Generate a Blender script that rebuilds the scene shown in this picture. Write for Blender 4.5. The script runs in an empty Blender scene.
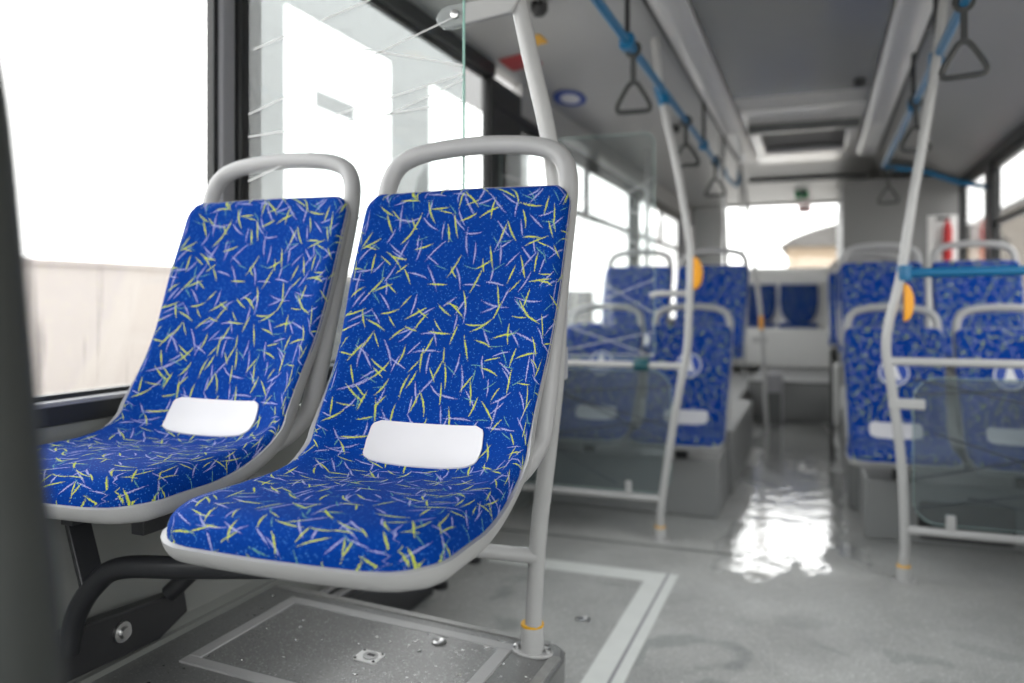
import bpy, bmesh, math, random
from mathutils import Vector, Matrix
random.seed(7)
PI = math.pi
SC = bpy.context.scene
COL = SC.collection
XL, XR = -1.47, 1.10          # inner faces of the side walls
YF, YB = -1.6, 10.2           # front and rear of the saloon
ZC = 2.35                     # ceiling
ZP = 0.36                     # podium height

# ------------------------------------------------------------------ materials
def new_mat(name):
    m = bpy.data.materials.new(name); m.use_nodes = True
    nt = m.node_tree; b = nt.nodes['Principled BSDF']
    return m, nt, b
def N(nt, t, **kw):
    n = nt.nodes.new(t)
    for k, v in kw.items(): setattr(n, k, v)
    return n
def plain(name, col, rough=.5, metal=0, spec=.5, noise=0, nscale=30, bump=0, bscale=200, coat=0):
    m, nt, b = new_mat(name)
    b.inputs['Base Color'].default_value = (*col, 1)
    b.inputs['Roughness'].default_value = rough
    b.inputs['Metallic'].default_value = metal
    b.inputs['Specular IOR Level'].default_value = spec
    b.inputs['Coat Weight'].default_value = coat
    tc = N(nt, 'ShaderNodeTexCoord')
    if noise:
        nz = N(nt, 'ShaderNodeTexNoise'); nz.inputs['Scale'].default_value = nscale; nz.inputs['Detail'].default_value = 4
        nt.links.new(tc.outputs['Object'], nz.inputs['Vector'])
        mx = N(nt, 'ShaderNodeMix', data_type='RGBA')
        mx.inputs[6].default_value = (*[c * (1 - noise) for c in col], 1)
        mx.inputs[7].default_value = (*[min(1, c * (1 + noise)) for c in col], 1)
        nt.links.new(nz.outputs['Fac'], mx.inputs[0]); nt.links.new(mx.outputs[2], b.inputs['Base Color'])
    if bump:
        nz = N(nt, 'ShaderNodeTexNoise'); nz.inputs['Scale'].default_value = bscale; nz.inputs['Detail'].default_value = 2
        nt.links.new(tc.outputs['Object'], nz.inputs['Vector'])
        bp = N(nt, 'ShaderNodeBump'); bp.inputs['Strength'].default_value = bump; bp.inputs['Distance'].default_value = .002
        nt.links.new(nz.outputs['Fac'], bp.inputs['Height']); nt.links.new(bp.outputs[0], b.inputs['Normal'])
    return m
def math_n(nt, op, a, b=None, c=None):
    n = N(nt, 'ShaderNodeMath', operation=op)
    for i, v in enumerate((a, b, c)):
        if v is None: continue
        if isinstance(v, (int, float)): n.inputs[i].default_value = v
        else: nt.links.new(v, n.inputs[i])
    return n.outputs[0]

def fabric(name):
    """royal blue moquette printed with short yellow and lilac strokes; UV is in metres"""
    m, nt, b = new_mat(name)
    L = nt.links
    uv = N(nt, 'ShaderNodeUVMap'); uv.uv_map = 'UVMap'
    wob = N(nt, 'ShaderNodeTexNoise'); wob.inputs['Scale'].default_value = 520; wob.inputs['Detail'].default_value = 1
    L.new(uv.outputs[0], wob.inputs['Vector'])
    base = N(nt, 'ShaderNodeMix', data_type='RGBA')
    base.inputs[6].default_value = (0, .013, .13, 1); base.inputs[7].default_value = (0, .055, .34, 1)
    nb = N(nt, 'ShaderNodeTexNoise'); nb.inputs['Scale'].default_value = 420; nb.inputs['Detail'].default_value = 3
    L.new(uv.outputs[0], nb.inputs['Vector']); L.new(nb.outputs['Fac'], base.inputs[0])
    cur = base.outputs[2]
    # light pin dots in the weave
    vd = N(nt, 'ShaderNodeTexVoronoi'); vd.inputs['Scale'].default_value = 330
    L.new(uv.outputs[0], vd.inputs['Vector'])
    sep = N(nt, 'ShaderNodeSeparateColor'); L.new(vd.outputs['Color'], sep.inputs[0])
    dm = math_n(nt, 'MULTIPLY', math_n(nt, 'GREATER_THAN', sep.outputs[0], .80), math_n(nt, 'LESS_THAN', vd.outputs['Distance'], .34))
    mx = N(nt, 'ShaderNodeMix', data_type='RGBA'); mx.inputs[7].default_value = (.04, .17, .48, 1)
    L.new(dm, mx.inputs[0]); L.new(cur, mx.inputs[6]); cur = mx.outputs[2]
    yel, lil, grn = (.55, .62, .02), (.36, .37, .62), (.14, .36, .26)
    layers = [(grn, 23, 11, .35, .030, .3), (lil, 21, 3, .42, .042, .9), (lil, 24, 57, .40, .042, .8), (yel, 19.5, 31, .44, .040, .9),
              (lil, 17, 83, .44, .034, .7), (yel, 23, 64, .42, .044, .85), (yel, 26, 120, .38, .040, .5), (grn, 27, 140, .38, .03, .4)]
    for i, (colr, s, rot, half, wid, keep) in enumerate(layers):
        mp = N(nt, 'ShaderNodeMapping'); mp.inputs['Scale'].default_value = (s * .84, s * .84, s)
        mp.inputs['Rotation'].default_value = (0, 0, math.radians(rot)); mp.inputs['Location'].default_value = (i * 3.37 + .2, i * 1.71, 0)
        L.new(uv.outputs[0], mp.inputs['Vector'])
        fl = N(nt, 'ShaderNodeVectorMath', operation='FLOOR'); L.new(mp.outputs[0], fl.inputs[0])
        fr = N(nt, 'ShaderNodeVectorMath', operation='FRACTION'); L.new(mp.outputs[0], fr.inputs[0])
        # the printed motif repeats: wrap the cell id every 4 x 5 cells
        wn = N(nt, 'ShaderNodeTexWhiteNoise', noise_dimensions='2D'); L.new(fl.outputs[0], wn.inputs['Vector'])
        sc = N(nt, 'ShaderNodeSeparateColor'); L.new(wn.outputs['Color'], sc.inputs[0])
        ctr = N(nt, 'ShaderNodeVectorMath', operation='SUBTRACT'); ctr.inputs[1].default_value = (.5, .5, 0); L.new(fr.outputs[0], ctr.inputs[0])
        vr = N(nt, 'ShaderNodeVectorRotate', rotation_type='Z_AXIS')
        L.new(ctr.outputs[0], vr.inputs['Vector']); L.new(math_n(nt, 'MULTIPLY', sc.outputs[0], 6.283), vr.inputs['Angle'])
        sx = N(nt, 'ShaderNodeSeparateXYZ'); L.new(vr.outputs[0], sx.inputs[0])
        x, y = sx.outputs[0], sx.outputs[1]
        # shift sideways and bend a little
        bend = math_n(nt, 'MULTIPLY', math_n(nt, 'MULTIPLY', x, x), math_n(nt, 'MULTIPLY', math_n(nt, 'SUBTRACT', sc.outputs[1], .5), .7))
        off = math_n(nt, 'MULTIPLY', math_n(nt, 'SUBTRACT', sc.outputs[2], .5), .34)
        yy = math_n(nt, 'ABSOLUTE', math_n(nt, 'ADD', math_n(nt, 'SUBTRACT', y, bend), off))
        # a stroke is thick in the middle and thins to its ends
        t = math_n(nt, 'SUBTRACT', 1, math_n(nt, 'POWER', math_n(nt, 'DIVIDE', math_n(nt, 'ABSOLUTE', x), half), 2.0))
        w = math_n(nt, 'MULTIPLY', t, wid * .78)
        w2 = math_n(nt, 'ADD', w, math_n(nt, 'MULTIPLY', math_n(nt, 'SUBTRACT', wob.outputs['Fac'], .55), .12))
        mask = math_n(nt, 'MULTIPLY', math_n(nt, 'LESS_THAN', yy, w2), math_n(nt, 'GREATER_THAN', t, 0))
        mask = math_n(nt, 'MULTIPLY', math_n(nt, 'MULTIPLY', mask, .82), math_n(nt, 'LESS_THAN', wn.outputs['Value'], keep * .82))
        mx = N(nt, 'ShaderNodeMix', data_type='RGBA'); mx.inputs[7].default_value = (*colr, 1)
        L.new(mask, mx.inputs[0]); L.new(cur, mx.inputs[6]); cur = mx.outputs[2]
    L.new(cur, b.inputs['Base Color'])
    b.inputs['Roughness'].default_value = .85
    b.inputs['Specular IOR Level'].default_value = .08
    bp = N(nt, 'ShaderNodeBump'); bp.inputs['Strength'].default_value = .25; bp.inputs['Distance'].default_value = .001
    L.new(nb.outputs['Fac'], bp.inputs['Height']); L.new(bp.outputs[0], b.inputs['Normal'])
    return m

def vinyl(name, col, wet=False, rough=.45):
    """speckled bus flooring, optionally with a wet, mirror-like track down the aisle"""
    m, nt, b = new_mat(name); L = nt.links
    tc = N(nt, 'ShaderNodeTexCoord')
    vo = N(nt, 'ShaderNodeTexVoronoi'); vo.inputs['Scale'].default_value = 420; L.new(tc.outputs['Object'], vo.inputs['Vector'])
    sp = N(nt, 'ShaderNodeSeparateColor'); L.new(vo.outputs['Color'], sp.inputs[0])
    rp = N(nt, 'ShaderNodeValToRGB'); L.new(sp.outputs[0], rp.inputs[0])
    e = rp.color_ramp.elements
    e[0].position = 0; e[0].color = (*[c * .55 for c in col], 1)
    e[1].position = 1; e[1].color = (*[min(1, c * 2.4) for c in col], 1)
    for p, f in ((.06, .6), (.08, .95), (.5, 1), (.95, 1.06), (.965, 2)):
        k = e.new(p); k.color = (*[min(1, c * f) for c in col], 1)
    nz = N(nt, 'ShaderNodeTexNoise'); nz.inputs['Scale'].default_value = 3.1; nz.inputs['Detail'].default_value = 6
    L.new(tc.outputs['Object'], nz.inputs['Vector'])
    r2 = N(nt, 'ShaderNodeValToRGB'); L.new(nz.outputs['Fac'], r2.inputs[0])
    r2.color_ramp.elements[0].position = .3; r2.color_ramp.elements[0].color = (.80, .80, .80, 1)
    r2.color_ramp.elements[1].position = .7; r2.color_ramp.elements[1].color = (1.1, 1.1, 1.1, 1)
    mu = N(nt, 'ShaderNodeMix', data_type='RGBA', blend_type='MULTIPLY'); mu.inputs[0].default_value = 1
    L.new(rp.outputs[0], mu.inputs[6]); L.new(r2.outputs[0], mu.inputs[7])
    L.new(mu.outputs[2], b.inputs['Base Color'])
    bp = N(nt, 'ShaderNodeBump'); bp.inputs['Distance'].default_value = .0008; bp.inputs['Strength'].default_value = .35
    L.new(vo.outputs['Distance'], bp.inputs['Height'])
    b.inputs['Roughness'].default_value = rough
    if wet:
        ps = N(nt, 'ShaderNodeSeparateXYZ'); L.new(tc.outputs['Object'], ps.inputs[0])
        w = N(nt, 'ShaderNodeTexNoise'); w.inputs['Scale'].default_value = 3.4; w.inputs['Detail'].default_value = 3
        mp = N(nt, 'ShaderNodeMapping'); mp.inputs['Scale'].default_value = (1, .45, 1); L.new(tc.outputs['Object'], mp.inputs['Vector']); L.new(mp.outputs[0], w.inputs['Vector'])
        # puddle strip : |x+0.16|<0.32 and 3.0<y<7
        dx = math_n(nt, 'SUBTRACT', 1, math_n(nt, 'DIVIDE', math_n(nt, 'ABSOLUTE', math_n(nt, 'ADD', ps.outputs[0], .15)), .27))
        dy = math_n(nt, 'MULTIPLY', math_n(nt, 'SUBTRACT', ps.outputs[1], 3.3), 1.6)
        dd = math_n(nt, 'MINIMUM', math_n(nt, 'MINIMUM', dx, dy), .55)
        v = math_n(nt, 'ADD', dd, math_n(nt, 'MULTIPLY', math_n(nt, 'SUBTRACT', w.outputs['Fac'], .5), 2.3))
        mr = N(nt, 'ShaderNodeMapRange'); mr.inputs[1].default_value = .02; mr.inputs[2].default_value = .12; L.new(v, mr.inputs[0])
        wetm = mr.outputs[0]
        L.new(math_n(nt, 'SUBTRACT', rough, math_n(nt, 'MULTIPLY', wetm, rough - .04)), b.inputs['Roughness'])
        L.new(math_n(nt, 'MULTIPLY', math_n(nt, 'SUBTRACT', 1, wetm), .35), bp.inputs['Strength'])
        L.new(math_n(nt, 'MULTIPLY', wetm, 1.0), b.inputs['Coat Weight'])
        b.inputs['Coat Roughness'].default_value = .13; b.inputs['Coat IOR'].default_value = 1.42
        wv = N(nt, 'ShaderNodeTexNoise'); wv.inputs['Scale'].default_value = 9; wv.inputs['Detail'].default_value = 3; L.new(tc.outputs['Object'], wv.inputs['Vector'])
        b2 = N(nt, 'ShaderNodeBump'); b2.inputs['Distance'].default_value = .006; b2.inputs['Strength'].default_value = .7
        L.new(wv.outputs['Fac'], b2.inputs['Height']); L.new(b2.outputs[0], b.inputs['Coat Normal']); L.new(b2.outputs[0], bp.inputs['Normal'])
        # faint damp stains nearer the camera
        st = N(nt, 'ShaderNodeTexNoise'); st.inputs['Scale'].default_value = 2.4; st.inputs['Detail'].default_value = 5; st.inputs['Distortion'].default_value = 1.2
        L.new(tc.outputs['Object'], st.inputs['Vector'])
        s2 = N(nt, 'ShaderNodeMapRange'); s2.inputs[1].default_value = .56; s2.inputs[2].default_value = .60; L.new(st.outputs['Fac'], s2.inputs[0])
        near = N(nt, 'ShaderNodeMapRange'); near.inputs[1].default_value = 3.1; near.inputs[2].default_value = 2.6; L.new(ps.outputs[1], near.inputs[0])
        mm = N(nt, 'ShaderNodeMix', data_type='RGBA', blend_type='MULTIPLY'); mm.inputs[7].default_value = (.72, .74, .74, 1)
        L.new(math_n(nt, 'MULTIPLY', s2.outputs[0], near.outputs[0]), mm.inputs[0]); L.new(mu.outputs[2], mm.inputs[6]); L.new(mm.outputs[2], b.inputs['Base Color'])
    L.new(bp.outputs[0], b.inputs['Normal'])
    return m

def glass(name, tint=(1, 1, 1), refl=1.0, haze=0.0, hazecol=(.6, .6, .6), grime=False, rough=0.0):
    m = bpy.data.materials.new(name); m.use_nodes = True
    nt = m.node_tree; nt.nodes.clear(); L = nt.links
    out = N(nt, 'ShaderNodeOutputMaterial')
    tr = N(nt, 'ShaderNodeBsdfTransparent'); tr.inputs[0].default_value = (*tint, 1)
    gl = N(nt, 'ShaderNodeBsdfGlossy'); gl.inputs['Roughness'].default_value = rough
    fr = N(nt, 'ShaderNodeFresnel'); ge = N(nt, 'ShaderNodeNewGeometry')
    L.new(math_n(nt, 'ADD', 1.5, math_n(nt, 'MULTIPLY', ge.outputs['Backfacing'], 1 / 1.5 - 1.5)), fr.inputs['IOR'])   # thin sheet: same reflectance on both faces
    mx = N(nt, 'ShaderNodeMixShader')
    L.new(math_n(nt, 'MULTIPLY', fr.outputs[0], refl), mx.inputs[0]); L.new(tr.outputs[0], mx.inputs[1]); L.new(gl.outputs[0], mx.inputs[2])
    last = mx.outputs[0]
    if haze or grime:
        df = N(nt, 'ShaderNodeBsdfDiffuse'); df.inputs[0].default_value = (*hazecol, 1)
        m2 = N(nt, 'ShaderNodeMixShader'); m2.inputs[0].default_value = haze
        if grime:
            tc = N(nt, 'ShaderNodeTexCoord'); mp = N(nt, 'ShaderNodeMapping'); mp.inputs['Scale'].default_value = (1, 28, 2.0)
            L.new(tc.outputs['Object'], mp.inputs['Vector'])
            nz = N(nt, 'ShaderNodeTexNoise'); nz.inputs['Scale'].default_value = 1.6; nz.inputs['Detail'].default_value = 5
            L.new(mp.outputs[0], nz.inputs['Vector'])
            r = N(nt, 'ShaderNodeMapRange'); r.inputs[1].default_value = .58; r.inputs[2].default_value = .80; r.inputs[4].default_value = .35
            L.new(nz.outputs['Fac'], r.inputs[0])
            ps = N(nt, 'ShaderNodeSeparateXYZ'); L.new(tc.outputs['Object'], ps.inputs[0])
            low = N(nt, 'ShaderNodeMapRange'); low.inputs[1].default_value = 1.22; low.inputs[2].default_value = 1.0; L.new(ps.outputs[2], low.inputs[0])
            L.new(math_n(nt, 'ADD', math_n(nt, 'MULTIPLY', r.outputs[0], low.outputs[0]), haze), m2.inputs[0])
        L.new(last, m2.inputs[1]); L.new(df.outputs[0], m2.inputs[2]); last = m2.outputs[0]
    L.new(last, out.inputs[0])
    return m
def emit(name, col, s):
    m = bpy.data.materials.new(name); m.use_nodes = True
    nt = m.node_tree; nt.nodes.clear()
    o = N(nt, 'ShaderNodeOutputMaterial'); e = N(nt, 'ShaderNodeEmission'); e.inputs[0].default_value = (*col, 1); e.inputs[1].default_value = s
    nt.links.new(e.outputs[0], o.inputs[0]); return m

M = dict(
    fabric=fabric('blue_moquette'),
    shell=plain('grey_shell_plastic', (.40, .40, .40), .42, bump=.15, bscale=500),
    handle=plain('grey_handle_plastic', (.38, .38, .385), .34, bump=.05, bscale=400),
    plate=plain('white_plate_plastic', (.62, .61, .63), .38, bump=.1, bscale=600),
    pole=plain('silver_pole_paint', (.46, .46, .46), .26, noise=.04, coat=.3),
    steel=plain('brushed_steel', (.6, .6, .6), .3, metal=1, noise=.1),
    black=plain('black_frame_metal', (.022, .023, .026), .33, bump=.1, bscale=300),
    rubber=plain('black_rubber', (.014, .015, .016), .45),
    trimgrey=plain('grey_trim_plastic', (.30, .30, .32), .5, noise=.05),
    trimdark=plain('dark_trim_plastic', (.10, .105, .105), .5, noise=.05),
    wallp=plain('light_grey_wall_panel', (.24, .25, .24), .5, noise=.05, nscale=6),
    white=plain('off_white_moulding', (.82, .82, .81), .4, noise=.03, nscale=5),
    ceil=plain('grey_ceiling_panel', (.38, .38, .375), .35, noise=.03, nscale=4, bump=.05, bscale=300),
    ceilgloss=plain('glossy_ceiling_panel', (.20, .205, .21), .17, noise=.04, nscale=4),
    duct=plain('light_duct_panel', (.46, .46, .47), .3),
    blue=plain('blue_rail_coating', (.003, .135, .30), .35),
    teal=plain('dark_teal', (.01, .08, .10), .4),
    yellow=plain('yellow_plastic', (.80, .42, .01), .4),
    button=plain('amber_button', (.90, .38, .01), .35),
    strap=plain('charcoal_strap', (.045, .047, .047), .5),
    red=plain('red_paint', (.42, .012, .015), .4),
    green=plain('green_sign', (.01, .42, .13), .5),
    signblue=plain('sign_blue', (.012, .06, .36), .5),
    signwhite=plain('sign_white', (.78, .78, .80), .5),
    floor=vinyl('wet_floor_vinyl', (.42, .425, .415), wet=True, rough=.42),
    podium=vinyl('podium_vinyl', (.13, .133, .133), rough=.32),
    podwet=vinyl('podium_hatch_vinyl', (.19, .193, .193), rough=.22),
    strip=plain('pale_floor_strip', (.74, .76, .74), .4, noise=.08, nscale=12),
    bright=plain('bright_plated_steel', (.80, .80, .80), .35, metal=.35),
    worn=plain('worn_edge_strip', (.22, .22, .215), .35, noise=.35, nscale=60),
    alu=plain('aluminium_edge', (.42, .42, .425), .36, metal=.3, noise=.1),
    podside=plain('podium_side_panel', (.27, .275, .275), .42, noise=.04, nscale=4),
    post=plain('dark_grey_post', (.030, .034, .032), .6),
    winglass=glass('window_glass', (.96, .97, .97), haze=0.0),
    winglass1=glass('window_glass_streaked', (.96, .97, .97), grime=True, hazecol=(.35, .3, .27)),
    panel=glass('screen_glass', (.90, .93, .93), refl=1.1, haze=.01, hazecol=(.5, .5, .5)),
    panel2=glass('far_screen_glass', (.90, .93, .93), refl=.7, haze=.02, hazecol=(.5, .5, .5)),
    smoked=glass('smoked_screen_glass', (.72, .77, .79), refl=.9, haze=.10, hazecol=(.42, .46, .46), rough=.02),
    gedge=plain('green_glass_edge', (.36, .62, .54), .2),
    gedge2=plain('dull_glass_edge', (.30, .40, .38), .3),
    etch=plain('frosted_line', (.75, .76, .76), .6),
    etch2=plain('dull_frosted_line', (.45, .46, .48), .6),
    etchdark=plain('dark_line', (.05, .06, .07), .6),
    dark=plain('dark_recess', (.018, .018, .02), .5),
    lamp=plain('lamp_cover_plastic', (.62, .62, .62), .3),
    ground=plain('trodden_snow', (.50, .48, .455), .8, noise=.1, nscale=1),
    beige=plain('beige_render', (.42, .33, .24), .8, noise=.08, nscale=.8),
    snowwall=plain('pale_fence', (.40, .365, .34), .8, noise=.05, nscale=1.5),
    buspaint=plain('grey_bus_body', (.22, .22, .22), .4, noise=.04, nscale=3),
    roofgrey=plain('grey_roof', (.09, .085, .08), .7),
    brown=plain('brown_cladding', (.15, .125, .10), .8, noise=.2, nscale=1),
    water=None,
)
def water_mat():
    m, nt, b = new_mat('water_drop')
    b.inputs['Base Color'].default_value = (.9, .9, .9, 1); b.inputs['Roughness'].default_value = .03
    b.inputs['Transmission Weight'].default_value = 1; b.inputs['IOR'].default_value = 1.33
    return m
M['ceilwhite_lit'] = plain('glossy_white_lit_ceiling', (.72, .71, .70), .35, coat=1); M['ceilwhite_lit'].node_tree.nodes['Principled BSDF'].inputs['Coat Roughness'].default_value = .22  # white gloss, base colour raised to carry window light on the rear ceiling
M['ceilrear'] = plain('rear_ceiling', (.42, .42, .41), .4)
M['water'] = water_mat()
for k_, cr_ in (('podium', .30), ('podwet', .22), ('worn', .3)):
    b_ = M[k_].node_tree.nodes['Principled BSDF']; b_.inputs['Coat Weight'].default_value = .8; b_.inputs['Coat Roughness'].default_value = cr_

# ------------------------------------------------------------------ mesh helpers
def catmull(pts, n=8, closed=False):
    P = [Vector(p) for p in pts]; out = []; m = len(P)
    rng = m if closed else m - 1
    for i in range(rng):
        if closed: p0, p1, p2, p3 = P[(i - 1) % m], P[i], P[(i + 1) % m], P[(i + 2) % m]
        else:
            p0 = P[i - 1] if i > 0 else P[0] * 2 - P[1]
            p1, p2 = P[i], P[i + 1]
            p3 = P[i + 2] if i + 2 < m else P[-1] * 2 - P[-2]
        for k in range(n):
            t = k / n
            out.append(.5 * ((2 * p1) + (p2 - p0) * t + (2 * p0 - 5 * p1 + 4 * p2 - p3) * t * t + (3 * p1 - p0 - 3 * p2 + p3) * t ** 3))
    if not closed: out.append(P[-1])
    return out
class MB:
    def __init__(s): s.v = []; s.f = []; s.uv = None
    def add(s, vs, fs):
        o = len(s.v); s.v += [Vector(v) for v in vs]; s.f += [tuple(i + o for i in f) for f in fs]; return s
    def box(s, x0, x1, y0, y1, z0, z1):
        return s.add([(x, y, z) for x in (x0, x1) for y in (y0, y1) for z in (z0, z1)],
                     [(0, 1, 3, 2), (4, 6, 7, 5), (0, 4, 5, 1), (2, 3, 7, 6), (0, 2, 6, 4), (1, 5, 7, 3)])
    def tube(s, pts, r, n=14, closed=False, sq=1.0):
        P = [Vector(p) for p in pts]; m = len(P); rings = []
        t0 = (P[1] - P[0]).normalized()
        ref = Vector((0, 0, 1)) if abs(t0.z) < .9 else Vector((1, 0, 0))
        nrm = t0.cross(ref).normalized()
        for i in range(m):
            if closed: t = (P[(i + 1) % m] - P[i - 1]).normalized()
            else: t = (P[min(i + 1, m - 1)] - P[max(i - 1, 0)]).normalized()
            nrm = (nrm - t * nrm.dot(t)).normalized(); bi = t.cross(nrm)
            rr = r[i] if isinstance(r, (list, tuple)) else r
            rings.append([P[i] + nrm * math.cos(2 * PI * k / n) * rr + bi * math.sin(2 * PI * k / n) * rr * sq for k in range(n)])
        vs = [v for g in rings for v in g]; fs = []
        for i in range(m if closed else m - 1):
            a, b = i * n, ((i + 1) % m) * n
            fs += [(a + k, a + (k + 1) % n, b + (k + 1) % n, b + k) for k in range(n)]
        if not closed: fs += [tuple(range(n))[::-1], tuple((m - 1) * n + k for k in range(n))]
        return s.add(vs, fs)
    def lathe(s, prof, c=(0, 0, 0), n=24, axis='Z'):
        vs = []; fs = []
        for r, z in prof:
            for k in range(n):
                a = 2 * PI * k / n; p = (r * math.cos(a), r * math.sin(a), z)
                if axis == 'Y': p = (p[0], p[2], p[1])
                if axis == 'X': p = (p[2], p[0], p[1])
                vs.append((p[0] + c[0], p[1] + c[1], p[2] + c[2]))
        m = len(prof)
        for i in range(m - 1):
            fs += [(i * n + k, i * n + (k + 1) % n, (i + 1) * n + (k + 1) % n, (i + 1) * n + k) for k in range(n)]
        fs += [tuple(range(n))[::-1], tuple((m - 1) * n + k for k in range(n))]
        return s.add(vs, fs)
    def prism(s, poly, a, b, axis='Y'):
        """poly in the two other axes, extruded a..b along axis"""
        def mk(p, t): return {'Y': (p[0], t, p[1]), 'X': (t, p[0], p[1]), 'Z': (p[0], p[1], t)}[axis]
        n = len(poly)
        return s.add([mk(p, a) for p in poly] + [mk(p, b) for p in poly],
                     [tuple(range(n)), tuple(range(n, 2 * n))[::-1]] + [(k, (k + 1) % n, n + (k + 1) % n, n + k) for k in range(n)])
    def bar(s, a, b, w, h):
        """rectangular bar from a to b"""
        a, b = Vector(a), Vector(b); t = (b - a).normalized()
        ref = Vector((0, 0, 1)) if abs(t.z) < .9 else Vector((0, 1, 0))
        u = t.cross(ref).normalized() * w / 2; v = t.cross(u).normalized() * h / 2
        vs = [p + i * u + j * v for p in (a, b) for i, j in ((-1, -1), (1, -1), (1, 1), (-1, 1))]
        return s.add(vs, [(3, 2, 1, 0), (4, 5, 6, 7), (0, 1, 5, 4), (1, 2, 6, 5), (2, 3, 7, 6), (3, 0, 4, 7)])
    def build(s, name, mat, parent=None, smooth=True, bevel=0, loc=None, label=None):
        me = bpy.data.meshes.new(name)
        vs = s.v
        if loc is not None: vs = [v - Vector(loc) for v in vs]
        me.from_pydata([tuple(v) for v in vs], [], s.f)
        if s.uv:
            ul = me.uv_layers.new(name='UVMap')
            for lp in me.loops: ul.data[lp.index].uv = s.uv[lp.vertex_index]
        bm = bmesh.new(); bm.from_mesh(me); bmesh.ops.recalc_face_normals(bm, faces=bm.faces); bm.to_mesh(me); bm.free()
        me.materials.append(M[mat] if isinstance(mat, str) else mat)
        o = bpy.data.objects.new(name, me); COL.objects.link(o)
        if loc is not None: o.location = loc
        if parent: o.parent = parent
        if bevel:
            bv = o.modifiers.new('bevel', 'BEVEL'); bv.width = bevel; bv.segments = 3; bv.limit_method = 'ANGLE'; bv.angle_limit = math.radians(40)
        if smooth:
            for p in me.polygons: p.use_smooth = True
            me.set_sharp_from_angle(angle=math.radians(42))
        if label: o['label'] = label
        return o
def rrect(x0, x1, z0, z1, r, n=6, corners=(1, 1, 1, 1)):
    out = []
    for (cx, cz, a0), on in zip(((x0 + r, z0 + r, PI), (x1 - r, z0 + r, 1.5 * PI), (x1 - r, z1 - r, 0), (x0 + r, z1 - r, .5 * PI)), corners):
        if on: out += [(cx + r * math.cos(a0 + k / n * PI / 2), cz + r * math.sin(a0 + k / n * PI / 2)) for k in range(n + 1)]
        else: out.append((cx + r * (1 if math.cos(a0 + PI / 4) > 0 else -1), cz + r * (1 if math.sin(a0 + PI / 4) > 0 else -1)))
    return out
def tag(o, label=None, cat=None, group=None, kind=None):
    if label: o['label'] = label
    if cat: o['category'] = cat
    if group: o['group'] = group
    if kind: o['kind'] = kind
    return o
def thing(name, loc, label, cat, group=None, rz=0):
    o = bpy.data.objects.new(name, None); COL.objects.link(o); o.location = loc; o.rotation_euler = (0, 0, rz)
    o.empty_display_size = .1
    return tag(o, label, cat, group)
def struct(name, mb, mat, label, parent=None, **kw):
    o = mb.build(name, mat, parent, **kw)
    if not parent: tag(o, label, None, None, 'structure')
    return o
def sroot(name, label):
    o = bpy.data.objects.new(name, None); COL.objects.link(o); return tag(o, label, None, None, 'structure')
def dup(o, loc=None, label=None, group=None, parent=None):
    c = o.copy(); COL.objects.link(c)
    if loc is not None: c.location = loc
    if label: c['label'] = label
    if group: c['group'] = group
    if parent: c.parent = parent
    for ch in list(o.children): dup(ch, parent=c)
    return c

# ------------------------------------------------------------------ the seat
PROF = [(-.376, .446), (-.356, .451), (-.33, .455), (-.27, .456), (-.17, .449), (-.08, .439), (-.02, .435), (.025, .441),
        (.056, .462), (.079, .503), (.104, .575), (.140, .68), (.178, .785), (.216, .88), (.241, .945), (.247, .962)]
SP = catmull([(0, y, z) for y, z in PROF], 6)
_l = [0]
for a, b_ in zip(SP, SP[1:]): _l.append(_l[-1] + (b_ - a).length)
TOT = _l[-1]
def prof_at(s):
    s = max(0, min(TOT, s))
    for i in range(len(_l) - 1):
        if s <= _l[i + 1] + 1e-9:
            f = (s - _l[i]) / max(1e-9, _l[i + 1] - _l[i]); p = SP[i].lerp(SP[i + 1], f)
            j0, j1 = max(0, i - 2), min(len(SP) - 1, i + 3)
            t = (SP[j1] - SP[j0]).normalized(); return p, Vector((0, -t.z, t.y))   # normal = up / forwards
S_BEND = _l[[k for k in range(len(SP)) if SP[k].y > .035][0]]
def sstep(x): x = max(0, min(1, x)); return x * x * (3 - 2 * x)
RC, WF = .088, .224
def half_w(s, grow=0):
    w = WF - .012 * sstep((s - .16) / .22) + .012 * sstep((s - .50) / .3)
    r0, r1 = RC, .045
    if s < r0: w -= r0 - (max(0, r0 ** 2.3 - (r0 - s) ** 2.3)) ** (1 / 2.3)
    if s > TOT - r1: w -= r1 - math.sqrt(max(0, r1 * r1 - (s - TOT + r1) ** 2))
    return w + grow
def surf(s, x, w):
    """centre surface; side wings curve forward in the waist, the front edge bows out a little"""
    p, n = prof_at(s)
    u = x / .21
    wing = .060 * math.exp(-((s - S_BEND - .03) / .13) ** 2) + .018 * sstep((s - S_BEND) / .2) + .004
    p = p + n * (wing * abs(u) ** 2.6)
    fz = 1 - sstep(s / .30)
    p = p + Vector((0, -.026 * (1 - u * u) * fz, -.010 * abs(u) ** 2.5 * fz))
    topb = .012 * (1 - u * u) * sstep((s - TOT + .12) / .12)
    return Vector((x, p.y, p.z + topb)), n
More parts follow.
